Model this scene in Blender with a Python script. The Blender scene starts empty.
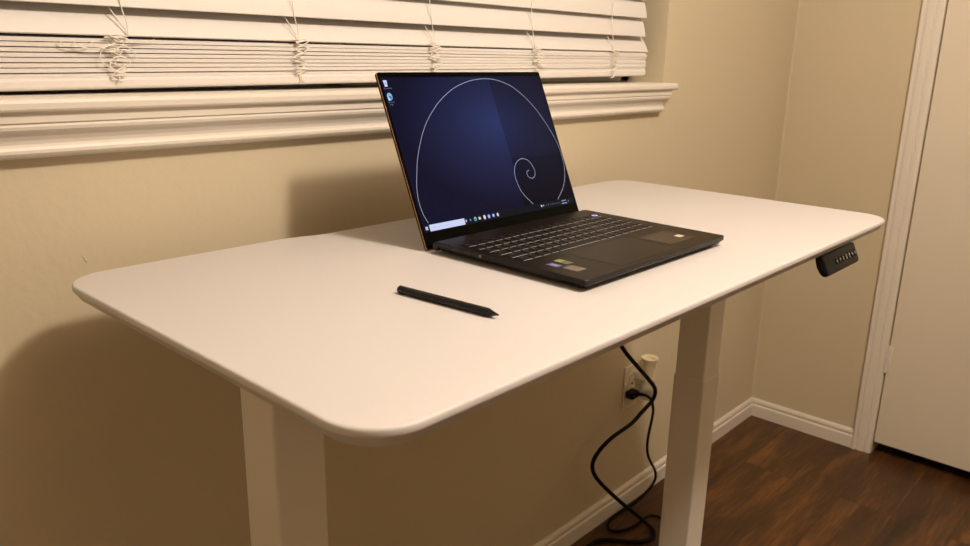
import bpy, bmesh, math, random
from mathutils import Vector, Matrix
random.seed(7)
DZ = 1.0104            # height of the desk top above the floor; geometry below is written with z = 0 at the desk top
scene = bpy.context.scene
col = scene.collection
PI = math.pi

# ------------------------------------------------------------------ materials
def mat(name, color, rough=0.5, metal=0.0, spec=0.5, emit=None, estr=0.0, bump=0.0, bscale=50.0, coat=0.0, vary=0.0, vscale=3.0, trans=0.0, detail=3.0):
    m = bpy.data.materials.new(name); m.use_nodes = True
    nt = m.node_tree; b = nt.nodes['Principled BSDF']
    b.inputs['Base Color'].default_value = (*color, 1)
    b.inputs['Roughness'].default_value = rough
    b.inputs['Metallic'].default_value = metal
    b.inputs['Specular IOR Level'].default_value = spec
    b.inputs['Coat Weight'].default_value = coat
    b.inputs['Transmission Weight'].default_value = trans
    if emit:
        b.inputs['Emission Color'].default_value = (*emit, 1); b.inputs['Emission Strength'].default_value = estr
    tc = nt.nodes.new('ShaderNodeTexCoord')
    if vary > 0:
        n = nt.nodes.new('ShaderNodeTexNoise'); n.inputs['Scale'].default_value = vscale; n.inputs['Detail'].default_value = 4
        mx = nt.nodes.new('ShaderNodeMixRGB'); mx.blend_type = 'MIX'
        mx.inputs[1].default_value = (*[c*(1-vary) for c in color], 1); mx.inputs[2].default_value = (*[min(1, c*(1+vary)) for c in color], 1)
        nt.links.new(tc.outputs['Object'], n.inputs['Vector']); nt.links.new(n.outputs['Fac'], mx.inputs[0]); nt.links.new(mx.outputs[0], b.inputs['Base Color'])
    if bump > 0:
        n2 = nt.nodes.new('ShaderNodeTexNoise'); n2.inputs['Scale'].default_value = bscale; n2.inputs['Detail'].default_value = detail
        bp = nt.nodes.new('ShaderNodeBump'); bp.inputs['Strength'].default_value = bump; bp.inputs['Distance'].default_value = 0.002
        nt.links.new(tc.outputs['Object'], n2.inputs['Vector']); nt.links.new(n2.outputs['Fac'], bp.inputs['Height']); nt.links.new(bp.outputs['Normal'], b.inputs['Normal'])
    return m

WALL = mat('beige_wall_paint', (.600, .525, .385), rough=.62, spec=.35, bump=.35, bscale=55, vary=.02)
CEIL = mat('ceiling_paint', (.86, .79, .66), rough=.9)
TRIM = mat('white_trim_paint', (.755, .705, .640), rough=.42, spec=.4, bump=.08, bscale=40, vary=.02)
DOORM = mat('door_paint', (.73, .665, .56), rough=.5, bump=.12, bscale=90, vary=.02)
BLIND = mat('blind_vinyl', (.745,.715,.700), rough=.5, spec=.4, bump=.06, bscale=30)
CORDW = mat('blind_cord', (.86, .82, .75), rough=.8)
DESK = mat('white_laminate', (.632, .612, .628), rough=.42, spec=.4, bump=.05, bscale=260, vary=.006)
DEDGE = mat('white_desk_edge', (.665,.635,.615), rough=.45, spec=.4)
LEG = mat('white_powder_coat', (.76, .72, .66), rough=.42, spec=.45, bump=.05, bscale=400)
BLACKP = mat('black_plastic', (.005, .0042, .0035), rough=.5, spec=.18)
BLACKR = mat('black_rubber', (.006, .0055, .005), rough=.65, spec=.12)
LAPB = mat('black_anodised_deck', (.0085, .0052, .0022), rough=.34, metal=.0, spec=.10, bump=.015, bscale=900)
LAPS = mat('black_laptop_side', (.009, .0075, .006), rough=.4, spec=.22)
KEYM = mat('black_key', (.007, .005, .0035), rough=.45, spec=.14)
KEYG = mat('key_backlight', (.10, .09, .08), rough=.5, emit=(1, .90, .80), estr=.22)
LEGEND = mat('key_legend', (.12, .11, .10), rough=.5, emit=(.9, .85, .85), estr=.05)
COPPER = mat('copper_edge', (.62, .34, .17), rough=.35, metal=1.0)
GLASSB = mat('black_display_glass', (.0015, .0015, .0015), rough=.12, spec=.04)
PENM = mat('black_pen', (.007, .0062, .0058), rough=.42, spec=.28)
PLATE = mat('outlet_plate', (.74, .65, .50), rough=.35)
CREAM = mat('cream_warmer_cap', (.80, .70, .46), rough=.4, trans=.15)
DARKM = mat('dark_slot', (.004, .004, .004), rough=.6)
STEEL = mat('chrome_pin', (.6, .58, .55), rough=.25, metal=1)
STK_G = mat('sticker_green', (.20, .33, .03), rough=.35)
STK_W = mat('sticker_silver', (.13, .115, .09), rough=.35, metal=.3)
STK_B = mat('sticker_blue', (.055, .05, .17), rough=.35)
STK_D = mat('sticker_dark', (.030, .020, .013), rough=.35, spec=.2)
STK_T = mat('sticker_white_print', (.62, .56, .48), rough=.5)

def glass(name, color, rough=.03):
    m = mat(name, color, rough=rough, trans=1.0); m.node_tree.nodes['Principled BSDF'].inputs['IOR'].default_value = 1.45
    return m
WGLASS = glass('window_glass', (.9, .9, .9)); BOTTLE = mat('clear_bottle', (.86, .80, .68), rough=.12, trans=.55)

def emis(name, c, s):
    return mat(name, (0.002, 0.002, 0.002), rough=.3, spec=.03, emit=c, estr=s)
E_WHITE = emis('screen_white', (.66, .72, 1.0), .92)
E_SPIR = emis('screen_spiral_line', (.66, .68, .88), .62)
E_BLUE = emis('screen_icon_blue', (.10, .42, .95), .75)
E_DBLUE = emis('screen_icon_deep_blue', (.10, .16, .75), .8)
E_CYAN = emis('screen_icon_cyan', (.25, .70, .95), .75)
E_GOLD = emis('screen_icon_gold', (.95, .80, .45), .8)
E_LAV = emis('screen_icon_lavender', (.55, .55, .95), .8)
E_DIM = emis('screen_text', (.55, .60, .95), .35)
E_BAR = emis('screen_taskbar', (.010, .012, .022), .5)
E_PWR = emis('power_key_light', (.42, .38, 1.0), 2.2)

def wallpaper():
    m = bpy.data.materials.new('wallpaper'); m.use_nodes = True; nt = m.node_tree; b = nt.nodes['Principled BSDF']
    b.inputs['Base Color'].default_value = (.0015, .0015, .002, 1); b.inputs['Roughness'].default_value = .12; b.inputs['Specular IOR Level'].default_value = .05
    tc = nt.nodes.new('ShaderNodeUVMap')
    sep = nt.nodes.new('ShaderNodeSeparateXYZ'); nt.links.new(tc.outputs[0], sep.inputs[0])
    # the picture shown: navy glow left of centre, darker golden-section tiles to the right
    def math_(op, a, b_=None):
        n = nt.nodes.new('ShaderNodeMath'); n.operation = op
        for i, q in enumerate((a, b_)):
            if q is None: continue
            if hasattr(q, 'is_output'): nt.links.new(q, n.inputs[i])
            else: n.inputs[i].default_value = q
        return n.outputs[0]
    u, v = sep.outputs[0], sep.outputs[1]
    du = math_('MULTIPLY', math_('SUBTRACT', u, .60), 1.75); dv = math_('MULTIPLY', math_('SUBTRACT', v, .66), 1.75)
    r = math_('SQRT', math_('ADD', math_('MULTIPLY', du, du), math_('MULTIPLY', dv, dv)))
    ramp = nt.nodes.new('ShaderNodeValToRGB'); nt.links.new(r, ramp.inputs[0])
    e = ramp.color_ramp.elements
    e[0].position = 0.0; e[0].color = (.024, .040, .150, 1)
    e[1].position = 1.0; e[1].color = (.0055, .0055, .026, 1)
    x = e.new(.45); x.color = (.0150, .021, .078, 1)
    t1 = math_('GREATER_THAN', u, .632)
    t2 = math_('MULTIPLY', t1, math_('LESS_THAN', v, .395))
    f = math_('SUBTRACT', 1.0, math_('ADD', math_('MULTIPLY', t1, .38), math_('MULTIPLY', t2, .22)))
    mx = nt.nodes.new('ShaderNodeVectorMath'); mx.operation = 'SCALE'
    nt.links.new(ramp.outputs[0], mx.inputs[0]); nt.links.new(f, mx.inputs['Scale'])
    nt.links.new(mx.outputs[0], b.inputs['Emission Color']); b.inputs['Emission Strength'].default_value = .80
    return m
WPAPER = wallpaper()

def floor_mat():
    m = bpy.data.materials.new('walnut_planks'); m.use_nodes = True; nt = m.node_tree; b = nt.nodes['Principled BSDF']
    tc = nt.nodes.new('ShaderNodeTexCoord')
    br = nt.nodes.new('ShaderNodeTexBrick'); br.offset = .37; br.inputs['Scale'].default_value = 1
    br.inputs['Brick Width'].default_value = 1.22; br.inputs['Row Height'].default_value = .152; br.inputs['Mortar Size'].default_value = .0012; br.inputs['Mortar Smooth'].default_value = .3
    br.inputs['Color1'].default_value = (0, 0, 0, 1); br.inputs['Color2'].default_value = (1, 1, 1, 1); br.inputs['Mortar'].default_value = (.3, .3, .3, 1)
    nt.links.new(tc.outputs['Object'], br.inputs['Vector'])
    mp = nt.nodes.new('ShaderNodeMapping'); mp.inputs['Scale'].default_value = (2.2, 16, 1)
    nt.links.new(tc.outputs['Object'], mp.inputs['Vector'])
    addv = nt.nodes.new('ShaderNodeVectorMath'); addv.operation = 'MULTIPLY_ADD'; addv.inputs[1].default_value = (7, 13, 0)
    nt.links.new(br.outputs['Color'], addv.inputs[0]); nt.links.new(mp.outputs[0], addv.inputs[2])
    n1 = nt.nodes.new('ShaderNodeTexNoise'); n1.inputs['Scale'].default_value = 1.0; n1.inputs['Detail'].default_value = 6; n1.inputs['Roughness'].default_value = .62; n1.inputs['Distortion'].default_value = .6
    nt.links.new(addv.outputs[0], n1.inputs['Vector'])
    mp2 = nt.nodes.new('ShaderNodeMapping'); mp2.inputs['Scale'].default_value = (14, 110, 1); nt.links.new(tc.outputs['Object'], mp2.inputs['Vector'])
    n2 = nt.nodes.new('ShaderNodeTexNoise'); n2.inputs['Scale'].default_value = 1.0; n2.inputs['Detail'].default_value = 5; nt.links.new(mp2.outputs[0], n2.inputs['Vector'])
    ramp = nt.nodes.new('ShaderNodeValToRGB'); e = ramp.color_ramp.elements
    e[0].position = .30; e[0].color = (.026, .0120, .0045, 1); e[1].position = .72; e[1].color = (.180, .076, .020, 1)
    x = e.new(.5); x.color = (.068, .029, .0090, 1)
    mixf = nt.nodes.new('ShaderNodeMath'); mixf.operation = 'MULTIPLY_ADD'; mixf.inputs[1].default_value = .34; nt.links.new(n2.outputs['Fac'], mixf.inputs[0])
    sub = nt.nodes.new('ShaderNodeMath'); sub.operation = 'SUBTRACT'; sub.inputs[1].default_value = .17; nt.links.new(n1.outputs['Fac'], sub.inputs[0])
    nt.links.new(sub.outputs[0], mixf.inputs[2]); nt.links.new(mixf.outputs[0], ramp.inputs[0])
    hsv = nt.nodes.new('ShaderNodeHueSaturation')
    vv = nt.nodes.new('ShaderNodeMapRange'); vv.inputs['To Min'].default_value = .82; vv.inputs['To Max'].default_value = 1.08
    nt.links.new(br.outputs['Color'], vv.inputs['Value']); nt.links.new(vv.outputs[0], hsv.inputs['Value']); nt.links.new(ramp.outputs[0], hsv.inputs['Color'])
    mo = nt.nodes.new('ShaderNodeMixRGB'); mo.blend_type = 'MULTIPLY'; mo.inputs[2].default_value = (.62, .60, .58, 1)
    nt.links.new(br.outputs['Fac'], mo.inputs[0]); nt.links.new(hsv.outputs[0], mo.inputs[1]); nt.links.new(mo.outputs[0], b.inputs['Base Color'])
    b.inputs['Roughness'].default_value = .42; b.inputs['Specular IOR Level'].default_value = .4
    bp = nt.nodes.new('ShaderNodeBump'); bp.inputs['Strength'].default_value = .25; bp.inputs['Distance'].default_value = .001
    nt.links.new(n2.outputs['Fac'], bp.inputs['Height']); nt.links.new(bp.outputs[0], b.inputs['Normal'])
    return m
FLOOR = floor_mat()

# ------------------------------------------------------------------ geometry helpers
def empty(name, loc, label=None, cat=None, group=None):
    o = bpy.data.objects.new(name, None); col.objects.link(o); o.location = (loc[0], loc[1], loc[2]+DZ)
    o.empty_display_size = .05
    if label: o['label'] = label
    if cat: o['category'] = cat
    if group: o['group'] = group
    return o

def root_of(o):
    while o.parent: o = o.parent
    return o

class MB:
    """collects shapes (written in room coordinates) into one mesh object"""
    def __init__(self): self.bm = bmesh.new()
    def _bev(self, faces_verts, w, seg=2):
        vs = set(faces_verts)
        es = [e for e in self.bm.edges if e.verts[0] in vs and e.verts[1] in vs]
        if w > 0: bmesh.ops.bevel(self.bm, geom=es, offset=w, segments=seg, affect='EDGES', profile=.5, clamp_overlap=True)
    def box(self, x0, x1, y0, y1, z0, z1, bev=0, mi=0, seg=2, mtx=None):
        r = bmesh.ops.create_cube(self.bm, size=1)
        vs = r['verts']
        for v in vs: v.co = Vector(((x0+x1)/2 + v.co.x*(x1-x0), (y0+y1)/2 + v.co.y*(y1-y0), (z0+z1)/2 + v.co.z*(z1-z0)))
        if mi:
            for f in {f for v in vs for f in v.link_faces}: f.material_index = mi
        if mtx is not None:
            for v in vs: v.co = mtx @ v.co
        if bev: self._bev(vs, bev, seg)
        return self
    def loft(self, rings, mi=0, cap=True, smooth=True):
        R = [[self.bm.verts.new(p) for p in r] for r in rings]
        n = len(R[0])
        for a, b in zip(R, R[1:]):
            for i in range(n):
                f = self.bm.faces.new((a[i], a[(i+1) % n], b[(i+1) % n], b[i])); f.material_index = mi; f.smooth = smooth
        if cap:
            f = self.bm.faces.new(list(reversed(R[0]))); f.material_index = mi
            f = self.bm.faces.new(R[-1]); f.material_index = mi
        return self
    def extr(self, prof, fn0, fn1, mi=0, smooth=False):
        """closed profile [(a,b)..] placed by two functions"""
        return self.loft([[fn0(a, b) for a, b in prof], [fn1(a, b) for a, b in prof]], mi=mi, smooth=smooth)
    def tube(self, pts, r, n=8, mi=0, radii=None):
        pts = [Vector(p) for p in pts]; rings = []
        t0 = (pts[1]-pts[0]).normalized()
        nrm = t0.orthogonal().normalized()
        for i, p in enumerate(pts):
            t = (pts[min(i+1, len(pts)-1)] - pts[max(i-1, 0)]).normalized()
            nrm = (nrm - t*nrm.dot(t)); nrm = nrm.normalized() if nrm.length > 1e-6 else t.orthogonal().normalized()
            bi = t.cross(nrm); rr = radii[i] if radii else r
            rings.append([p + (nrm*math.cos(2*PI*k/n) + bi*math.sin(2*PI*k/n))*rr for k in range(n)])
        return self.loft(rings, mi=mi)
    def cyl(self, a, b, r, n=20, mi=0, r2=None):
        return self.tube([a, b], r, n, mi, [r, r2 if r2 is not None else r])
    def lathe(self, c, prof, axis=(0, 0, 1), n=28, mi=0):
        c = Vector(c); ax = Vector(axis).normalized(); u = ax.orthogonal().normalized(); w = ax.cross(u)
        return self.loft([[c + ax*h + (u*math.cos(2*PI*k/n)+w*math.sin(2*PI*k/n))*max(r, 1e-5) for k in range(n)] for r, h in prof], mi=mi)
    def quad(self, ps, mi=0):
        f = self.bm.faces.new([self.bm.verts.new(p) for p in ps]); f.material_index = mi; return f
    def build(self, name, mats, parent=None, origin=None, label=None, cat=None, group=None, kind=None, smooth_angle=None):
        bm = self.bm; bmesh.ops.recalc_face_normals(bm, faces=bm.faces)
        if parent is not None: org = root_of(parent).location - Vector((0, 0, DZ))
        else:
            if origin is None:
                xs = [v.co.x for v in bm.verts]; ys = [v.co.y for v in bm.verts]; zs = [v.co.z for v in bm.verts]
                origin = ((min(xs)+max(xs))/2, (min(ys)+max(ys))/2, min(zs))
            org = Vector(origin)
        for v in bm.verts: v.co -= org
        me = bpy.data.meshes.new(name); bm.to_mesh(me); bm.free()
        for m in (mats if isinstance(mats, (list, tuple)) else [mats]): me.materials.append(m)
        if smooth_angle: me.set_sharp_from_angle(angle=math.radians(smooth_angle))
        o = bpy.data.objects.new(name, me); col.objects.link(o)
        if parent is not None: o.parent = parent
        else: o.location = org + Vector((0, 0, DZ))
        if label: o['label'] = label
        if cat: o['category'] = cat
        if group: o['group'] = group
        if kind: o['kind'] = kind
        return o

def catmull(P, k=8):
    P = [Vector(p) for p in P]; out = []
    Q = [P[0]*2-P[1]] + P + [P[-1]*2-P[-2]]
    for i in range(1, len(Q)-2):
        a, b, c, d = Q[i-1:i+3]
        for j in range(k):
            t = j/k
            out.append(.5*((2*b) + (c-a)*t + (2*a-5*b+4*c-d)*t*t + (3*b-a-3*c+d)*t**3))
    out.append(P[-1]); return out

# ------------------------------------------------------------------ camera (solved from the vanishing lines)
C = Vector((-.32581, -1.08212, .27371+DZ))
Fv = Vector((.7107826, .6501357, -.2685362)); Rv = Vector((.6787806, -.7340847, .0194042)); Uv = Vector((.1845129, .1960694, .9630741))
cam = bpy.data.cameras.new('camera'); co = bpy.data.objects.new('camera', cam); col.objects.link(co)
co.matrix_world = Matrix(((Rv.x, Uv.x, -Fv.x, C.x), (Rv.y, Uv.y, -Fv.y, C.y), (Rv.z, Uv.z, -Fv.z, C.z), (0, 0, 0, 1)))
cam.sensor_width = 36; cam.sensor_fit = 'HORIZONTAL'; cam.lens = 781.03/970*36
cam.clip_start = .02; cam.clip_end = 50
cam.dof.use_dof = True; cam.dof.focus_distance = 1.12; cam.dof.aperture_fstop = 9.5
scene.camera = co

# ------------------------------------------------------------------ setting
FL = -DZ; XR = 2.356; XL = -1.50; YF = -3.50; CH = 1.45
WX0, WX1, WZ0, WZ1 = -.42, 1.531, .197, 1.42
MB().box(XL-.1, 3.3, YF-.1, .25, FL-.05, FL).build('floor', FLOOR, kind='structure', origin=(0, 0, FL))
w = MB()
w.box(XL, WX0, 0, .14, FL, CH); w.box(WX1, XR, 0, .14, FL, CH); w.box(WX0, WX1, 0, .14, FL, WZ0); w.box(WX0, WX1, 0, .14, WZ1, CH)
w.build('wall_back', WALL, kind='structure', origin=(0, 0, FL))
# right wall with the doorway
DY1, DY0, DTOP = -.4345, -1.26, FL+2.03
w = MB()
w.box(XR, XR+.12, DY1, .14, FL, CH); w.box(XR, XR+.12, YF, DY0, FL, CH); w.box(XR, XR+.12, DY0, DY1, DTOP, CH)
w.build('wall_right', WALL, kind='structure', origin=(XR, 0, FL))
MB().box(XL-.1, XL, YF, .14, FL, CH).build('wall_left', WALL, kind='structure')
MB().box(XL, XR+.12, YF-.1, YF, FL, CH).build('wall_front', WALL, kind='structure')
MB().box(XL-.1, XR+.12, YF-.1, .14, CH, CH+.08).build('ceiling', CEIL, kind='structure')

m = MB(); m.extr([(0, 0), (.0035, 0), (.0025, .001), (.001, .0025), (0, .0035)], lambda a, b: (XR-a, -b, FL), lambda a, b: (XR-a, -b, CH))
m.build('trim_4', WALL, kind='structure')['label'] = 'painted caulk bead in the corner of the two walls'
# baseboards
BB = [(0, 0), (.013, 0), (.013, .0415), (.0115, .0440), (.0085, .0462), (.0085, .0490), (.0100, .0505), (.0110, .0535), (.0105, .0585), (.0080, .0635), (.0045, .0664), (0, .0664)]
MB().extr(BB, lambda a, b: (XL, -a, FL+b), lambda a, b: (XR-a, -a, FL+b)).build('baseboard_back', TRIM, kind='structure')
MB().extr(BB, lambda a, b: (XR-a, -a, FL+b), lambda a, b: (XR-a, -.3735, FL+b)).build('baseboard_right', TRIM, kind='structure')

# door casing (moulded) and door
CAS = [(0, 0), (0, .0150), (.002, .0175), (.0100, .0175), (.0125, .0155), (.0140, .0100), (.0165, .0100), (.0180, .0140), (.0290, .0138), (.0370, .0130), (.0395, .0085), (.0425, .0085), (.0440, .0115), (.0520, .0105), (.0590, .0090), (.0605, .0060), (.0605, 0)]
cy = -.3735
m = MB()
m.extr(CAS, lambda a, b: (XR-b, cy-a, FL), lambda a, b: (XR-b, cy-a, DTOP+.0615-a))
m.extr(CAS, lambda a, b: (XR-b, cy-a, DTOP+.0615-a), lambda a, b: (XR-b, DY0-.0615+a, DTOP+.0615-a))
m.extr(CAS, lambda a, b: (XR-b, DY0-.0615+a, FL), lambda a, b: (XR-b, DY0-.0615+a, DTOP+.0615-a))
casing = m.build('trim_1', TRIM, kind='structure')
casing['label'] = 'moulded white casing round the door'
m = MB()
m.box(XR+.001, XR+.037, DY0+.004, DY1-.0035, FL+.043, DTOP-.004, bev=.0015)
door = m.build('door_1', DOORM, kind='structure')
m = MB().box(XR+.04, XR+.075, DY0, DY0+.012, FL+.05, DTOP).box(XR+.04, XR+.075, DY1-.012, DY1, FL+.05, DTOP).box(XR+.04, XR+.075, DY0, DY1, DTOP-.012, DTOP)
m.build('door_stop', TRIM, door)
def hinge(zc):
    m = MB()
    n = 5
    for i in range(n):
        a = zc-.044+i*.0176
        m.cyl((XR-.0065, DY1-.0020, a+.0006), (XR-.0065, DY1-.0020, a+.0170), .0072, 14)
    m.cyl((XR-.0065, DY1-.0020, zc-.047), (XR-.0065, DY1-.0020, zc+.048), .0040, 12)
    m.box(XR-.003, XR+.0025, DY1-.014, DY1+.001, zc-.044, zc+.044, bev=.0006)
    return m.build('door_hinge', TRIM, door, smooth_angle=40)
hinge(-.667); hinge(FL+1.78)
m = MB().lathe((XR+.001, DY0+.07, FL+.95), [(.03, 0), (.031, .004), (.012, .008), (.011, .03), (.024, .04), (.027, .052), (.020, .062), (.001, .065)], axis=(-1, 0, 0))
m.build('door_knob', STEEL, door)

# window: recess, sash, glass
win = empty('window_1', (.55, .12, WZ0)); win['kind'] = 'structure'
m = MB()
m.box(WX0, WX1, .105, .14, WZ0+.017, WZ0+.045, bev=.002); m.box(WX0, WX1, .105, .14, WZ1-.04, WZ1, bev=.002)
for xx in (WX0, (WX0+WX1)/2-.02, WX1-.04): m.box(xx, xx+.04, .105, .14, WZ0+.017, WZ1, bev=.002)
m.build('window_frame', TRIM, win)
MB().box(WX0+.02, WX1-.02, .120, .125, WZ0+.03, WZ1-.02).build('window_pane', WGLASS, win)
# stool (inner sill board) and the moulded apron under it
ST1 = 1.538
STP = [(.105, .1973), (-.036, .1973), (-.0395, .1985), (-.0410, .2010), (-.0412, .2080), (-.0400, .2115), (-.0370, .2136), (.105, .2136)]
m = MB()
m.extr(STP, lambda a, b: (WX0-.03 if a < 0 else WX0, a, b), lambda a, b: (ST1 if a < 0 else WX1, a, b))
m.build('trim_2', TRIM, kind='structure')['label'] = 'white window sill board under the blind'
AP = [(0, .1973), (.0325, .1973), (.0325, .1845), (.0300, .1825), (.0308, .1795), (.0296, .1755), (.0262, .1715), (.0222, .1675), (.0190, .1620), (.0178, .1575), (.0186, .1540), (.0205, .1505), (.0205, .1465), (.0180, .1430), (.0135, .1405), (.0120, .1395), (0, .1395)]
m = MB()
m.extr(AP, lambda a, b: (WX0-.01-a, -a, b), lambda a, b: (1.492+a, -a, b))
ap = m.build('trim_3', TRIM, kind='structure'); ap['label'] = 'moulded white apron under the window sill'
m = MB(); m.tube([(.0555, .0006, .0070), (.0580, .0002, .0020), (.0600, .0002, -.0030), (.0625, .0006, -.0075)], .001, 6, radii=[.0003, .0013, .0013, .0003])
m.build('paint_nick', WALL, bpy.data.objects['wall_back'])
# dark night outside comes from the world colour

# ------------------------------------------------------------------ window blind
bl = empty('window_blind', (.54, .06, .228), 'white two inch slat blind lowered onto the window sill, its cords tangled', 'blind')
BX0, BX1, BY = -.39, 1.489, .030
def slat(y, z, ang, x1=BX1, name='slat', dx=0, tw=0, lo_=0):
    """front lower edge at (y,z), rising backwards at ang degrees; 48 mm wide, slightly crowned"""
    W_, t = .0485, (.0028 if ang > 20 else .0050); ca, sa = math.cos(math.radians(ang)), math.sin(math.radians(ang))
    up, dn = [], []
    for i in range(7):
        s = i/6; h = .0022*4*s*(1-s)*(1 if ang > 20 else .5)
        p = (s*W_, h)
        up.append((y + p[0]*ca - (p[1]+t/2)*sa, z + p[0]*sa + (p[1]+t/2)*ca))
        dn.append((y + p[0]*ca - (p[1]-t/2)*sa, z + p[0]*sa + (p[1]-t/2)*ca))
    prof = up + dn[::-1]
    lo = lo_
    m = MB(); m.extr([(a, b) for a, b in prof], lambda a, b: (BX0+dx, a, b-lo), lambda a, b: (x1+dx, a, b+tw), smooth=True)
    return m.build(name, BLIND, bl, smooth_angle=35)
# stack lying on the bottom rail
m = MB().box(BX0, BX1+.001, BY-.002, BY+.050, .2305, .2465, bev=.0045, seg=3, mtx=Matrix(((1, 0, 0, 0), (0, 1, 0, 0), (.0080, 0, 1, -.0080*BX1), (0, 0, 0, 1))))
m.build('bottom_rail', BLIND, bl)
zz = .2489
for i, (dy, dx) in enumerate([(.0015, 0), (-.001, -.001), (.001, .001), (0, 0), (.002, -.002), (.0005, 0), (-.0012, .001), (.001, -.001)]):
    slat(BY+dy, zz, 1.2 if i % 3 else 2.0, dx=dx, lo_=.0080*(BX1-BX0)*(1-i/8.6)); zz += .0051
# hanging slats, the lowest tips open
for i, (z, ang) in enumerate([(.2895, 57), (.3270, 71), (.3715, 74), (.4150, 74), (.4585, 71), (.5020, 71), (.5455, 71), (.5890, 71)]):
    slat(BY - .001, z, ang, x1=BX1 - (.015 if i else -.002))
# the raised part of the blind, above the frame of the photograph, up to the head rail
for i in range(17): slat(BY - .001, .6325+i*.0435, 74, x1=BX1-.015)
MB().box(BX0-.01, BX1+.01, .02, .08, 1.37, WZ1, bev=.002).build('head_rail', BLIND, bl)
# ladder cords: one run of cord down each row plus a loose tangle in front of the stack
def tangle(x, seed, wide, loops):
    rnd = random.Random(seed); P = []
    zt, zb = .290, .234
    for i in range(loops):
        f = i/(loops-1)
        z = zt - (zt-zb)*f + rnd.uniform(-.006, .006)
        s = wide*(1-.55*f)
        xx = x + .002 + (s if i % 2 else -s)*rnd.uniform(.25, 1.0)
        P.append((xx, BY - .0035 - rnd.uniform(0, .0045), z))
    return P
def cordline(x, seed, wide, loops, extra=None, up=0):
    rnd = random.Random(seed+50)
    m = MB(); yf = BY-.0022
    # front cord of the ladder, lying over the slat faces
    top = [(x+up-.012, yf-.0006, 1.37)]
    for zc in (.5455, .4585, .4150, .3715): top.append((x+up-.012+rnd.uniform(-.0015, .0015), yf-.0008, zc))
    top += [(x+up-.006, yf-.0010, .3275), (x+up-.001, yf-.0010, .3080), (x+up, yf-.0012, .2895)]
    m.tube(catmull(top, 5), .00080, 6)
    # second cord, coming out of the gap and slanting over the lowest slat
    m.tube(catmull([(x+up-.020, yf+.016, .3325), (x+up-.018, yf+.006, .3235), (x+up-.010, yf+.002, .3090), (x+up-.001, yf-.0015, .2905)], 5), .00075, 6)
    # tangle
    T = [(x+up, yf-.0012, .2895)] + tangle(x, seed, wide, loops)
    m.tube(catmull(T, 7), .00085, 6)
    T2 = [(x-.003, yf-.002, .287)] + [(p[0]*1.0+rnd.uniform(-.008, .008), p[1]-.001, p[2]+rnd.uniform(-.004, .004)) for p in tangle(x, seed+9, wide*.9, loops-3)]
    m.tube(catmull(T2, 7), .00085, 6)
    m.tube(catmull([(x+.001, yf-.006, .236), (x-.001, yf-.004, .229), (x-.003, yf+.004, .2262)], 5), .0011, 6)
    if extra:
        for e in extra: m.tube(catmull([(x+a, yf-.005, b) for a, b in e], 6), .00075, 6)
    return m.build('ladder_cord', CORDW, bl)
circ = lambda cx, cz, rx, rz, a0, a1, n=12: [(cx+rx*math.cos(math.radians(a0+(a1-a0)*i/n)), cz+rz*math.sin(math.radians(a0+(a1-a0)*i/n))) for i in range(n+1)]
cordline(.139, 3, .024, 11, [circ(.034, .2865, .020, .0035, 180, 350), circ(-.050, .281, .020, .007, 180, 355), circ(-.030, .280, .022, .008, 170, 360), circ(.018, .285, .020, .004, 180, 350), circ(.002, .262, .024, .016, -20, 250), circ(.004, .252, .014, .010, 0, 330)], up=.020)
cordline(.432, 5, .021, 16)
cordline(.733, 11, .021, 16)
cordline(1.040, 13, .026, 15, up=-.012)
cordline(1.335, 17, .024, 14, up=-.004)

# ------------------------------------------------------------------ desk
DW, GY, DD = 1.220, .075, .600
desk = empty('standing_desk', (DW/2, -GY-DD/2, FL), 'white height-adjustable standing desk with rounded top, raised on two square columns', 'desk')
def outline():
    r = .056; P = []
    x0, x1, y0, y1 = -.0025, DW+.017, -GY-DD, -GY
    def arc(cx, cy_, a0, n=12):
        for i in range(n+1):
            a = math.radians(a0+90*i/n); P.append((cx+r*math.cos(a), cy_+r*math.sin(a)))
    arc(x0+r, y0+r, 180); arc(x1-r, y0+r, 270); arc(x1-r, y1-r-.0, 0)
    # shallow cable notch along the back edge
    nd = .0152
    # from the right corner the edge runs in the recess line until the left end of the notch
    P[-1] = (x1-r, y1)
    P.extend([(DW-.200, y1), (DW-.2300, y1-.002), (DW-.262, y1-nd+.002), (DW-.285, y1-nd), (.385, y1-nd), (.372, y1-nd+.002), (.326, y1-.002), (.312, y1)])
    arc(x0+r, y1-r, 90)
    return P
OUT = outline()
def inset(P, d):
    n = len(P); Q = []
    for i in range(n):
        a = Vector(P[i-1]); b = Vector(P[i]); c = Vector(P[(i+1) % n])
        e1 = (b-a); e2 = (c-b)
        if e1.length < 1e-7: e1 = e2
        if e2.length < 1e-7: e2 = e1
        e1.normalize(); e2.normalize()
        n1 = Vector((-e1.y, e1.x)); n2 = Vector((-e2.y, e2.x)); nn = (n1+n2).normalized()
        k = 1/max(.5, nn.dot(n1)); Q.append((b.x+nn.x*d*k, b.y+nn.y*d*k))
    return Q
prof = [(.0105, -.0185), (.0095, -.0195), (.0080, -.0190), (.0012, -.0090), (.0002, -.0078), (0, -.0065), (0, -.0028), (.0006, -.0012), (.0018, -.0003), (.0035, 0)]
prof = [(.014, -.0195)] + prof
m = MB()
rings = [[(x, y, z) for x, y in inset(OUT, d)] for d, z in prof[:7]]
m.loft(rings + [[(x, y, z) for x, y in inset(OUT, d)] for d, z in prof[7:]])
m.build('tabletop', DESK, desk, smooth_angle=35)
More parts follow.
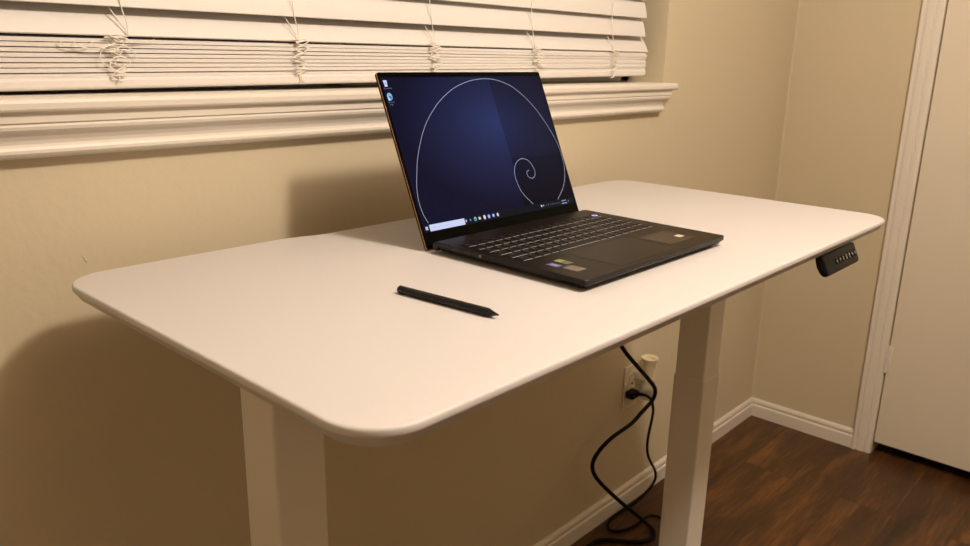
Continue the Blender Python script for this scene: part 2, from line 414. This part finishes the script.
# columns: a wide lower tube and a narrower upper tube
LY = -GY-DD/2
def column(x0, w_):
    xc = x0+w_/2
    leg = MB().box(xc-.0350, xc+.0348, LY-.0345, LY+.0358, FL+.035, -.372, bev=.0035, seg=3).build('leg', LEG, desk)
    MB().box(xc-.0330, xc+.0328, LY-.0322, LY+.0338, -.378, -.060, bev=.0035, seg=3).build('upper_tube', LEG, leg)
    MB().box(xc-.0344, xc+.0342, LY-.0338, LY+.0350, -.374, -.3695, bev=.001).build('glide_collar', LEG, leg)
    m = MB(); y0, y1 = LY-.27, LY+.235
    m.box(xc-.035, xc+.035, y0, y1, FL+.012, FL+.040, bev=.006)
    m.build('foot', LEG, desk)
    for yy in (y0+.03, y1-.03): MB().cyl((xc, yy, FL), (xc, yy, FL+.013), .018, 16).build('levelling_pad', BLACKR, desk)
    MB().box(xc-.04, xc+.04, LY-.20, LY+.20, -.042, -.0185, bev=.003).build('side_bracket', LEG, desk)
    return xc
xa = column(.0835, .064); xb = column(1.0885, .066)
m = MB()
for yy in (LY-.035, LY+.035): m.box(xa, xb, yy-.011, yy+.011, -.0685, -.0395, bev=.003)
m.build('crossbeam', LEG, desk)
MB().box(xb-.30, xb-.05, LY-.02, LY+.02, -.095, -.0685, bev=.004).build('motor_box', BLACKP, desk)

# hand control under the front edge
HX0, HX1 = .909, 1.053
HP = [(-.6695, -.0200), (-.6820, -.0470), (-.6815, -.0500), (-.6785, -.0530), (-.6735, -.0535), (-.6685, -.0500), (-.6620, -.0400), (-.6585, -.0290), (-.6570, -.0205)]
m = MB(); ins = lambda s: [((a+.6665)*s-.6665, (b+.036)*s-.036) for a, b in HP]
rr = []
for s, xx in ((.80, HX0), (.93, HX0+.0012), (1.0, HX0+.004), (1.0, HX1-.004), (.93, HX1-.0012), (.80, HX1)):
    rr.append([(xx, a, b) for a, b in ins(s)])
m.loft(rr); m.box(HX0+.012, HX1-.012, -.668, -.630, -.0225, -.0185, bev=.001)
hc = m.build('control_panel', BLACKP, desk, smooth_angle=30)
hc['label'] = 'black hand control with a row of buttons'
fd = Vector((0, -.0125, -.0270)).normalized(); fn = Vector((0, fd.z, -fd.y)); fn = Vector((0, -.907, .420)) if fn.y > 0 else fn
if fn.y > 0: fn = -fn
BTN = mat('button_print', (.40, .37, .33), rough=.5)
for i in range(7):
    bx = .9555+i*.0140
    c = Vector((bx, -.6695, -.0200)) + fd*.0158 + fn*.0004
    u = Vector((1, 0, 0))
    def P3(a, b, h): return c + u*a + fd*b + fn*h
    m = MB()
    rings = []
    for h, s in ((-.001, 1.0), (.0007, 1.0), (.0012, .85)):
        rings.append([P3(.0052*s*math.cos(2*PI*k/20), .0060*s*math.sin(2*PI*k/20), h) for k in range(20)])
    m.loft(rings)
    # printed symbol
    def stroke(a0, b0, a1, b1, w_=.00055):
        d = Vector((a1-a0, b1-b0)); d.normalize(); nx, ny = -d.y*w_, d.x*w_
        m.quad([P3(a0+nx, b0+ny, .0014), P3(a1+nx, b1+ny, .0014), P3(a1-nx, b1-ny, .0014), P3(a0-nx, b0-ny, .0014)], mi=1)
    if i == 0: stroke(-.0022, -.001, 0, .002); stroke(0, .002, .0022, -.001)
    elif i == 1: stroke(-.0022, .001, 0, -.002); stroke(0, -.002, .0022, .001)
    elif i == 2: stroke(0, -.003, 0, .003, .0008)
    elif i == 3: stroke(-.0018, -.0028, .0018, -.0028); stroke(.0018, -.0028, .0018, 0); stroke(.0018, 0, -.0018, 0); stroke(-.0018, 0, -.0018, .0028); stroke(-.0018, .0028, .0018, .0028)
    elif i == 4: stroke(-.0018, -.0028, .0018, -.0028); stroke(.0018, -.0028, .0018, .0028); stroke(-.0018, 0, .0018, 0); stroke(-.0018, .0028, .0018, .0028)
    elif i == 5: stroke(-.0018, -.0028, -.0018, 0); stroke(-.0018, 0, .0018, 0); stroke(.0018, -.0028, .0018, .0028)
    else: stroke(-.0014, -.0026, -.0014, .0026); stroke(.0014, -.0026, .0014, .0026); stroke(-.0014, 0, .0014, 0)
    m.build('button', [BLACKP, BTN], hc)

# ------------------------------------------------------------------ laptop
LX, LYF, LW, LD = .4195, -.5655, .3610, .2620      # front left corner and size
lap = empty('laptop', (LX+LW/2, LYF+LD/2, 0), 'open black laptop with a lit spiral wallpaper, standing on the white desk', 'laptop')
T0, T1 = .0160, .0182                              # deck height at front and back
def dz(b): return T0+(T1-T0)*b/LD
def rrect(x0, x1, y0, y1, r, n=6):
    P = []
    for cx, cy_, a0 in ((x0+r, y0+r, 180), (x1-r, y0+r, 270), (x1-r, y1-r, 0), (x0+r, y1-r, 90)):
        for i in range(n+1):
            a = math.radians(a0+90*i/n); P.append((cx+r*math.cos(a), cy_+r*math.sin(a)))
    return P
m = MB()
O = rrect(LX, LX+LW, LYF, LYF+LD, .006)
rings = []
for d, top in ((.012, -.0125), (.008, -.0128), (.0010, -.0068), (0, -.0060), (0, -.0009), (.0009, 0)):
    rings.append([(x, y, dz(y-LYF)+top) for x, y in inset(O, d)])
m.loft(rings)
# hinge cover behind the deck
base = m.build('keyboard_base', [LAPB, LAPS], lap, smooth_angle=30)
for p in base.data.polygons:
    if abs(p.normal.z) < .8 or p.normal.z < 0: p.material_index = 1
def B(a, b, h=0): return (LX+a, LYF+b, dz(b)+h)
# recessed, back-lit key well
KX0, KX1, KY0, KY1 = .0125, .3350, .1085, .2265
WELL = MB(); WELL.quad([B(KX0, KY0+.0008, .0001), B(KX1, KY0+.0008, .0001), B(KX1, KY1, .0001), B(KX0, KY1, .0001)])
# legends as small raised print: text converted to mesh
def text_faces(s, size):
    cu = bpy.data.curves.new('t', 'FONT'); cu.body = s; cu.size = size; cu.align_x = 'CENTER'; cu.align_y = 'CENTER'; cu.resolution_u = 1
    ob = bpy.data.objects.new('t', cu); me = ob.to_mesh()
    V = [tuple(v.co) for v in me.vertices]; Fc = [tuple(p.vertices) for p in me.polygons]
    ob.to_mesh_clear(); bpy.data.objects.remove(ob); bpy.data.curves.remove(cu)
    return V, Fc
def put_text(m, s, size, place, mi):
    if not s: return
    V, Fc = text_faces(s, size)
    vs = [m.bm.verts.new(place(x, y)) for x, y, _ in V]
    for f in Fc:
        try: g = m.bm.faces.new([vs[i] for i in f]); g.material_index = mi
        except ValueError: pass
pitch = (KY1-KY0)/6
U_ = .0189
rows = [
    [('esc', 1), ('F1', 1), ('F2', 1), ('F3', 1), ('F4', 1), ('F5', 1), ('F6', 1), ('F7', 1), ('F8', 1), ('F9', 1), ('F10', 1), ('F11', 1), ('F12', 1), ('ins', 1), ('prt', .86), ('del', .86), ('', .86), ('pwr', .86)],
    [('`', .8), ('1', 1), ('2', 1), ('3', 1), ('4', 1), ('5', 1), ('6', 1), ('7', 1), ('8', 1), ('9', 1), ('0', 1), ('-', 1), ('=', 1), ('back', 1.7), ('num', .94), ('/', .94), ('*', .94), ('-', .94)],
    [('tab', 1.3), ('Q', 1), ('W', 1), ('E', 1), ('R', 1), ('T', 1), ('Y', 1), ('U', 1), ('I', 1), ('O', 1), ('P', 1), ('[', 1), (']', 1), ('\\', 1.2), ('7', .94), ('8', .94), ('9', .94), ('+', .94)],
    [('caps', 1.5), ('A', 1), ('S', 1), ('D', 1), ('F', 1), ('G', 1), ('H', 1), ('J', 1), ('K', 1), ('L', 1), (';', 1), ("'", 1), ('enter', 2.0), ('4', .94), ('5', .94), ('6', .94), ('+', .94)],
    [('shift', 2.0), ('Z', 1), ('X', 1), ('C', 1), ('V', 1), ('B', 1), ('N', 1), ('M', 1), (',', 1), ('.', 1), ('/', 1), ('shift', 2.5), ('1', .94), ('2', .94), ('3', .94), ('enter', .94)],
    [('ctrl', 1.2), ('fn', 1), ('win', 1), ('alt', 1), ('', 5.2), ('alt', 1), ('ctrl', 1), ('<', 1), ('v', 1), ('>', 1), ('0', .94), ('.', .94), ('=', .94)],
]
for ri, row in enumerate(rows):
    tot = sum(k[1] for k in row); sc_ = (KX1-KX0)/tot; a = KX0
    yb1 = KY1 - ri*pitch; yb0 = yb1 - pitch
    for s, w_ in row:
        a0, a1 = a+.0013, a+w_*sc_-.0013; b0, b1 = yb0+.0030, yb1-.0002
        WELL.quad([B(a0+.0008, yb0+.0009, .0002), B(a1-.0008, yb0+.0009, .0002), B(a1-.0008, yb0+.0028, .0002), B(a0+.0008, yb0+.0028, .0002)], mi=1)
        m = MB(); R4 = rrect(a0, a1, b0, b1, .0016, 2)
        m.loft([[B(x, y, h) for x, y in inset(R4, d)] for d, h in ((0, .00025), (0, .0005), (.0006, .0008))], smooth=False)
        cx_, cy_ = (a0+a1)/2, (b0+b1)/2
        if s == 'pwr':
            for k in range(14):
                an = 2*PI*k/14; an2 = 2*PI*(k+.9)/14
                m.quad([B(cx_+.0058*math.cos(an), cy_+.0050*math.sin(an), .0009), B(cx_+.0058*math.cos(an2), cy_+.0050*math.sin(an2), .0009), B(cx_+.0026*math.cos(an2), cy_+.0022*math.sin(an2), .0009), B(cx_+.0026*math.cos(an), cy_+.0022*math.sin(an), .0009)], mi=2)
        else:
            put_text(m, s, .0065 if len(s) < 2 else .0042, lambda x, y: B(cx_-.002+x, cy_+.001+y, .00087), 1)
        ko = m.build('key', [KEYM, LEGEND, E_PWR], base)
        if s == 'pwr': ko['label'] = 'glowing power key'
        a += w_*sc_
WELL.build('key_well', [KEYM, KEYG], base)
# touchpad, stickers, ports
def patch(name, x0, x1, y0, y1, h, mt, r=.002, lab=None, ex=None):
    m = MB(); R4 = rrect(x0, x1, y0, y1, r, 3)
    m.loft([[B(x, y, hh) for x, y in inset(R4, d)] for d, hh in ((0, -.0002), (0, h), (.0002, h+.00006))], smooth=False)
    mts = [mt]
    if ex: mts += ex(m)
    o = m.build(name, mts, base)
    if lab: o['label'] = lab
    return o
TPM = mat('touchpad_glass', (.0095, .0058, .0025), rough=.32, spec=.11)
patch('touchpad', .088, .232, .010, .097, .00012, TPM, .003)
m = MB(); 
for (x0, x1, y0, y1) in ((.0872, .2328, .0090, .0096), (.0872, .2328, .0974, .0980), (.0868, .0874, .009, .098), (.2326, .2332, .009, .098)):
    m.quad([B(x0, y0, .0001), B(x1, y0, .0001), B(x1, y1, .0001), B(x0, y1, .0001)])
m.build('touchpad_gap', DARKM, base)
def ex_dark(m):
    lab = [(.249, .0375, .050), (.249, .055, .030), (.249, .0620, .050), (.249, .0690, .040), (.249, .0480, .036)]
    for x, y, w_ in lab: m.quad([B(x, y, .0003), B(x+w_, y, .0003), B(x+w_, y+.0012, .0003), B(x, y+.0012, .0003)], mi=1)
    m.quad([B(.296, .041, .0003), B(.310, .041, .0003), B(.310, .052, .0003), B(.296, .052, .0003)], mi=2)
    return [mat('sticker_faint_print', (.13, .10, .08), rough=.5), STK_T]
patch('feature_sticker', .243, .317, .026, .081, .00015, STK_D, .002, 'dark feature sticker with a white square', ex_dark)
def ex_g(m):
    m.quad([B(.0435, .0735, .0003), B(.0555, .0735, .0003), B(.0555, .0840, .0003), B(.0435, .0840, .0003)], mi=1)
    return [STK_G]
patch('graphics_sticker', .0425, .0570, .0610, .0850, .00015, STK_W, .001, 'green and silver sticker', ex_g)
def ex_b(m):
    for k in range(3): m.quad([B(.0240+k*.0028, .0640, .0003), B(.0254+k*.0028, .0640, .0003), B(.0254+k*.0028, .0765, .0003), B(.0240+k*.0028, .0765, .0003)], mi=1)
    return [mat('sticker_blue_print', (.40, .40, .75), rough=.4)]
patch('processor_sticker', .0205, .0345, .0605, .0800, .00015, STK_B, .001, 'small blue sticker', ex_b)
def ex_w(m):
    for k in range(4): m.quad([B(.0275, .034+k*.005, .0003), B(.0425, .034+k*.005, .0003), B(.0425, .036+k*.005, .0003), B(.0275, .036+k*.005, .0003)], mi=1)
    return [mat('sticker_grey_print', (.20, .17, .14), rough=.5)]
patch('spec_sticker', .0248, .0450, .0310, .0555, .00015, STK_W, .001, 'silver sticker nearest the front corner', ex_w)
m = MB()
for y0, y1, h0, h1, mi in ((-.330, -.314, -.0058, -.0022, 0), (-.349, -.340, -.0056, -.0030, 0), (-.371, -.362, -.0056, -.0030, 0)):
    zc = dz(y0-LYF); m.box(LX-.0003, LX+.002, y0-.0010, y1+.0010, zc+h0-.0008, zc+h1+.0008, bev=.0004, mi=1); m.box(LX-.0005, LX+.002, y0, y1, zc+h0, zc+h1, mi=0)
m.build('side_port', [DARKM, mat('port_rim', (.045, .038, .030), rough=.4)], base)
m = MB(); zc = dz(-.391-LYF)-.0040; m.lathe((LX-.0004, -.391, zc), [(.0021, 0), (.0021, .0006), (.0015, .0006), (.0015, .001)], axis=(1, 0, 0), n=16)
m.build('audio_jack', mat('dull_jack_ring', (.20, .18, .16), rough=.4), base)
for xx, yy in ((.02, .02), (LW-.02, .02), (LW/2, .235)):
    MB().cyl((LX+xx, LYF+yy, .0), (LX+xx, LYF+yy, dz(yy)-.0118), .006, 16).build('rubber_foot', BLACKR, base)

# lid, leaning back 23.6 degrees; its lower edge reaches behind the base
HY, HZ, TI, LL = -.5636+.2759, .0022, math.radians(23.6), .2672
LWD = .3715; LX0 = .4183
def Lp(a, t, h=0):    # a along the lid, t up the lid, h out of the display towards the viewer
    return (LX0+a, HY + t*math.sin(TI) - h*math.cos(TI), HZ + t*math.cos(TI) + h*math.sin(TI))
def lidslab(m, x0, x1, t0, t1, h0, h1, r, mi=0, edge=.0006):
    R4 = rrect(x0, x1, t0, t1, r, 5)
    m.loft([[Lp(x, y, h) for x, y in inset(R4, d)] for d, h in ((edge, h0), (0, h0+edge), (0, h1-edge), (edge, h1))], mi=mi)
m = MB(); lidslab(m, 0, LWD, 0, LL, -.0045, -.0012, .005)
lid = m.build('display_lid', LAPS, lap, smooth_angle=35)
m = MB(); lidslab(m, .0003, LWD-.0004, .0006, LL-.0006, -.0013, -.0003, .0045, edge=.0002)
m.build('lid_edge', COPPER, lid, smooth_angle=35)['label'] = 'copper coloured chamfered rim of the lid'
m = MB(); lidslab(m, .0010, LWD-.0006, .0012, LL-.0002, -.0005, .0008, .0040, edge=.0003)
m.build('bezel_glass', GLASSB, lid, smooth_angle=35)
m = MB()
m.tube([(LX+.0015, LYF+LD+.001, .0108), (LX+.004, LYF+LD+.001, .0108), (LX+LW-.008, LYF+LD+.001, .0108), (LX+LW-.0055, LYF+LD+.001, .0108)], .0066, 20, radii=[.0052, .0066, .0066, .0052])
m.build('hinge', LAPS, lid, smooth_angle=40)
# what the display shows
S = 1.008
AX0, AX1, AT0, AT1 = .0045, .3672, .0255, .2590
m = MB()
uvl = m.bm.loops.layers.uv.new('UVMap')
f = m.quad([Lp(AX0, AT0, .0009), Lp(AX1, AT0, .0009), Lp(AX1, AT1, .0009), Lp(AX0, AT1, .0009)])
for lp, uv in zip(f.loops, ((0, 0), (1, 0), (1, 1), (0, 1))): lp[uvl].uv = uv
MATS = [WPAPER, E_BAR, E_SPIR, E_WHITE, E_BLUE, E_DBLUE, E_CYAN, E_GOLD, E_LAV, E_DIM]
def rect(x0, x1, t0, t1, mi, h=.0011): m.quad([Lp(x0, t0, h), Lp(x1, t0, h), Lp(x1, t1, h), Lp(x0, t1, h)], mi=mi)
def disc(x, t, rx, rt, mi, h=.0012, n=14): 
    f = m.bm.faces.new([m.bm.verts.new(Lp(x+rx*math.cos(2*PI*k/n), t+rt*math.sin(2*PI*k/n), h)) for k in range(n)]); f.material_index = mi
rect(AX0, AX1, AT0, .0364, 1, .0010)
rect(.0168, .0895, .0262, .0359, 3)
put_text(m, 'Type here to search', .0042, lambda x, y: Lp(.040+x, .0311+y, .0013), 8)
for dx in (-.0013, .0013):
    for dt in (-.0013, .0013): rect(.0110+dx-.0011, .0110+dx+.0011, .0315+dt-.0011, .0315+dt+.0011, 3, .0012)
disc(.0925, .0313, .0016, .0022, 8); rect(.1010, .1030, .0300, .0326, 8)
disc(.1128, .0316, .0030, .0032, 6); disc(.1128, .0311, .0014, .0014, 1, .0013)
rect(.1200, .1248, .0293, .0334, 7, .0012); disc(.1336, .0316, .0027, .0036, 3)
disc(.1436, .0314, .0027, .0032, 8); rect(.1512, .1568, .0288, .0340, 5, .0012); rect(.1524, .1556, .0298, .0336, 3, .0013); disc(.1642, .0316, .0022, .0030, 3)
disc(.2745, .0315, .0018, .0018, 3); rect(.2775, .2815, .0306, .0324, 8, .0012)
for k, xx in enumerate((.2870, .2930, .3000, .3060, .3120, .3180, .3240)):
    rect(xx-.0008, xx+.0008, .0304, .0324 if k % 2 else .0318, 9, .0012)
for k in range(4): rect(.3310+k*.0032, .3332+k*.0032, .0326, .0342, 8, .0012)
for k in range(5): rect(.3298+k*.0030, .3318+k*.0030, .0280, .0296, 8, .0012)
rect(.3480, .3505, .0298, .0325, 9, .0012)
# desktop icons: recycle bin and browser, with captions
bq = [(-.0036, .0048), (.0036, .0048), (.0026, -.0048), (-.0026, -.0048)]
f = m.bm.faces.new([m.bm.verts.new(Lp(.0112+a, .2498+t, .0012)) for a, t in bq]); f.material_index = 3
rect(.0090, .0134, .2478, .2512, 8, .0013)
put_text(m, 'Recycle Bin', .0032, lambda x, y: Lp(.0130+x, .2425+y, .0012), 9)
disc(.0122, .2300, .0050, .0058, 6); disc(.0130, .2285, .0026, .0028, 5, .0013); disc(.0100, .2262, .0022, .0026, 3, .0013)
put_text(m, 'Microsoft', .0032, lambda x, y: Lp(.0122+x, .2215+y, .0012), 9); put_text(m, 'Edge', .0032, lambda x, y: Lp(.0122+x, .2178+y, .0012), 9)
def ribbon(pts, w_):
    P = [Vector((p[0], p[1], 0)) for p in pts]; P = catmull(P, 5); prev = None
    for i, p in enumerate(P):
        t = (P[min(i+1, len(P)-1)]-P[max(i-1, 0)]).normalized(); nx, ny = -t.y*w_, t.x*w_
        cur = (m.bm.verts.new(Lp(p.x+nx, p.y+ny, .0011)), m.bm.verts.new(Lp(p.x-nx, p.y-ny, .0011)))
        if prev: g = m.bm.faces.new((prev[0], cur[0], cur[1], prev[1])); g.material_index = 2
        prev = cur
arc1 = [(0.0165, 0.0390), (0.0118, 0.0527), (0.0104, 0.0664), (0.0110, 0.0780), (0.0145, 0.0940), (0.0207, 0.1107), (0.0300, 0.1326), (0.0428, 0.1546), (0.0588, 0.1769), (0.0772, 0.1963), (0.107, 0.2198), (0.1422, 0.2388), (0.173, 0.2490), (0.1981, 0.2538), (0.2226, 0.2553), (0.2462, 0.2535), (0.2686, 0.2475), (0.2901, 0.2375), (0.3192, 0.2126), (0.3414, 0.1819), (0.3580, 0.147), (0.3640, 0.1227), (0.3636, 0.0988), (0.3593, 0.0827), (0.3525, 0.0687), (0.341, 0.0545), (0.3193, 0.0372)]
arc2 = [(0.2534, 0.0372), (0.2365, 0.0559), (0.2305, 0.0695), (0.2286, 0.085), (0.2310, 0.0978), (0.2390, 0.1085), (0.2499, 0.1146), (0.261, 0.1154), (0.2709, 0.1118), (0.2777, 0.1038), (0.2806, 0.0945), (0.2795, 0.0870), (0.2740, 0.0816), (0.2665, 0.0808), (0.2608, 0.0844), (0.2594, 0.0897), (0.2620, 0.0938), (0.2665, 0.0945)]
ribbon([(a*S, t) for a, t in arc1], .00042); ribbon([(a*S, t) for a, t in arc2], .00042)
m.build('screen', MATS, lid)

# ------------------------------------------------------------------ stylus
p0, p1 = Vector((.2590, -.4085, .0049)), Vector((.2728, -.5555, .0049))
d = (p1-p0).normalized()
pen = empty('stylus_pen', ((p0.x+p1.x)/2, (p0.y+p1.y)/2, 0), 'slim black stylus pen lying on the white desk in front of the laptop', 'pen')
R_ = .0049; Lb = (p1-p0).length - .014
m = MB(); m.lathe(p0, [(.0005, 0), (.0026, .0003), (.0038, .0012), (R_, .003), (R_, .020), (R_*.97, .0202), (R_*.97, .0206), (R_, .0208), (R_, Lb)], axis=d, n=24)
m.build('barrel', PENM, pen, smooth_angle=30)
m = MB(); m.lathe(p0 + d*Lb, [(R_, 0), (R_*.93, .001), (.0012, .0125), (.0009, .0140), (.0002, .0144)], axis=d, n=24); m.build('nib', PENM, pen, smooth_angle=30)

# ------------------------------------------------------------------ wall outlet with warmer and cords
PXc, PZ0, PZ1 = 1.479, -.690, -.560
out = empty('wall_outlet', (PXc, 0, PZ0), 'cream wall outlet low on the beige wall behind the desk', 'outlet')
MB().box(PXc-.0375, PXc+.0375, -.006, 0, PZ0, PZ1, bev=.003, seg=3).build('cover_plate', PLATE, out)
m = MB()
for zc in (-.594, -.640): m.lathe((PXc, -.005, zc), [(.0165, 0), (.0165, .0022), (.0155, .0026)], axis=(0, -1, 0), n=24)
m.build('socket', PLATE, out)
m = MB()
for zc in (-.594, -.640):
    for dx in (-.006, .006): m.box(PXc+dx-.001, PXc+dx+.001, -.0080, -.0070, zc-.001, zc+.007)
m.cyl((PXc, -.0062, -.617), (PXc, -.0075, -.617), .003, 12)
m.build('socket_slot', DARKM, out)
# plug-in scent warmer: clear bottle with a tall flared cream cap
wx, wy = 1.507, -.041
wm = empty('scent_warmer', (wx, wy, -.662), 'clear plug-in air freshener with flared cream cap on the wall outlet', 'air freshener')
m = MB(); m.lathe((wx, wy, -.662), [(.012, 0), (.019, .002), (.0225, .012), (.0225, .036), (.020, .050), (.012, .056), (.010, .062)], n=28)
m.build('bottle', BOTTLE, wm)
m = MB(); m.lathe((wx, wy, -.662), [(.011, .004), (.0200, .006), (.0200, .018), (.001, .0185)], n=24); m.build('scented_oil', glass('oil', (.93, .86, .70), .02), wm)
m = MB(); m.lathe((wx, wy, -.602), [(.011, 0), (.0160, .002), (.0170, .028), (.0190, .052), (.0245, .061), (.0250, .065), (.0235, .0665), (.017, .0635), (.013, .056), (.001, .054)], n=32)
m.build('flared_cap', CREAM, wm, smooth_angle=35)
m = MB(); m.box(wx-.018, wx+.004, -.045, -.0085, -.606, -.578, bev=.005, seg=3); m.build('plug_housing', PLATE, wm)
m = MB(); m.quad([(wx-.0225, wy-.0060, -.643), (wx-.0130, wy-.0192, -.643), (wx-.0130, wy-.0192, -.628), (wx-.0225, wy-.0060, -.628)])
m.build('bottle_label', mat('grey_label', (.30, .27, .22), rough=.4), wm)

# power cord with moulded plug (thin) and desk cable (thick)
pc = empty('power_cord', (1.40, -.05, FL), 'thin black power cord plugged into the outlet, looping down to the floor', 'cord')
thin = [(1.4560, -.036, -.6335), (1.4590, -.058, -.6290), (1.4638, -.077, -.6361), (1.4770, -.080, -.6656), (1.4914, -.073, -.7002), (1.5059, -.056, -.7865), (1.5363, -.045, -.8539), (1.5914, -.043, -.9299), (1.5855, -.043, -.9641), (1.5300, -.042, -.9830), (1.480, -.034, -.9990), (1.416, -.024, -1.0055), (1.369, -.0290, -1.0065), (1.3428, -.0509, -1.0065), (1.3587, -.076, -1.0065), (1.4017, -.0923, -1.0050), (1.440, -.0990, -.9975), (1.4720, -.1020, -.9990), (1.496, -.1250, -1.0060), (1.480, -.165, -1.0064), (1.42, -.205, -1.0064), (1.33, -.215, -1.0064), (1.26, -.195, -1.0064)]
m = MB(); m.tube(catmull(thin, 8), .0040, 10); m.build('cable', BLACKR, pc)
m = MB(); m.box(PXc-.038, PXc-.004, -.036, -.0085, -.650, -.627, bev=.006, seg=3); m.tube([(PXc-.020, -.030, -.639), (PXc-.008, -.036, -.6385), (PXc+.004, -.043, -.6410)], .005, 12, radii=[.0075, .0060, .0045])
m.build('plug', BLACKP, pc)
dc = empty('desk_cable', (1.36, -.06, FL), 'thick black cable hanging from under the desk in a wide bend', 'cable')
thick = [(1.125, -.155, -.055), (1.110, -.148, -.160), (1.120, -.135, -.290), (1.2368, -.115, -.4118), (1.3402, -.100, -.4963), (1.4247, -.092, -.5652), (1.4635, -.090, -.6060), (1.4604, -.086, -.6363), (1.4192, -.080, -.6606), (1.3753, -.074, -.6833), (1.2984, -.063, -.7024), (1.2515, -.054, -.7317), (1.2349, -.052, -.7659), (1.2640, -.056, -.8180), (1.3593, -.068, -.9168), (1.4050, -.088, -.9640), (1.4270, -.113, -.9930), (1.4240, -.142, -1.0040), (1.395, -.1600, -1.0047), (1.3600, -.1500, -1.0047), (1.3291, -.1206, -1.0047), (1.2889, -.069, -1.0047), (1.2563, -.0553, -1.0047), (1.215, -.060, -1.0047), (1.190, -.10, -1.0047), (1.21, -.15, -1.0047)]
m = MB(); m.tube(catmull(thick, 10), .0056, 12); m.build('cable_sleeve', BLACKR, dc)

# ------------------------------------------------------------------ light
def arealamp(name, loc, target, size, power, color):
    l = bpy.data.lights.new(name, 'AREA'); l.shape = 'DISK'; l.size = size; l.energy = power; l.color = color
    o = bpy.data.objects.new(name, l); col.objects.link(o); o.location = (loc[0], loc[1], loc[2]+DZ)
    o.rotation_euler = (Vector(target)-Vector(loc)).to_track_quat('-Z', 'Y').to_euler(); return o
def pointlamp(name, loc, r, power, color):
    l = bpy.data.lights.new(name, 'POINT'); l.shadow_soft_size = r; l.energy = power; l.color = color
    o = bpy.data.objects.new(name, l); col.objects.link(o); o.location = (loc[0], loc[1], loc[2]+DZ); return o
def spotlamp(name, loc, target, r, power, color, cone, blend):
    l = bpy.data.lights.new(name, 'SPOT'); l.shadow_soft_size = r; l.energy = power; l.color = color; l.spot_size = math.radians(cone); l.spot_blend = blend
    o = bpy.data.objects.new(name, l); col.objects.link(o); o.location = (loc[0], loc[1], loc[2]+DZ)
    o.rotation_euler = (Vector(target)-Vector(loc)).to_track_quat('-Z', 'Y').to_euler(); return o
LAMPC = (1.0, .85, .70)
pointlamp('ceiling_lamp', (.66, -1.32, 1.34), .085, 89, LAMPC)

wd = bpy.data.worlds.new('night'); scene.world = wd; wd.use_nodes = True
bg = wd.node_tree.nodes['Background']; bg.inputs[0].default_value = (.004, .004, .006, 1); bg.inputs[1].default_value = 1

scene.view_settings.view_transform = 'Standard'; scene.view_settings.look = 'None'
scene.view_settings.gamma = 1; scene.view_settings.exposure = 0.0
scene.view_settings.use_curve_mapping = False
try:
    scene.cycles.use_denoising = True; scene.cycles.denoiser = 'OPENIMAGEDENOISE'
    scene.cycles.max_bounces = 8; scene.cycles.diffuse_bounces = 5; scene.cycles.sample_clamp_indirect = 4
    scene.cycles.caustics_reflective = False; scene.cycles.caustics_refractive = False
except Exception: pass
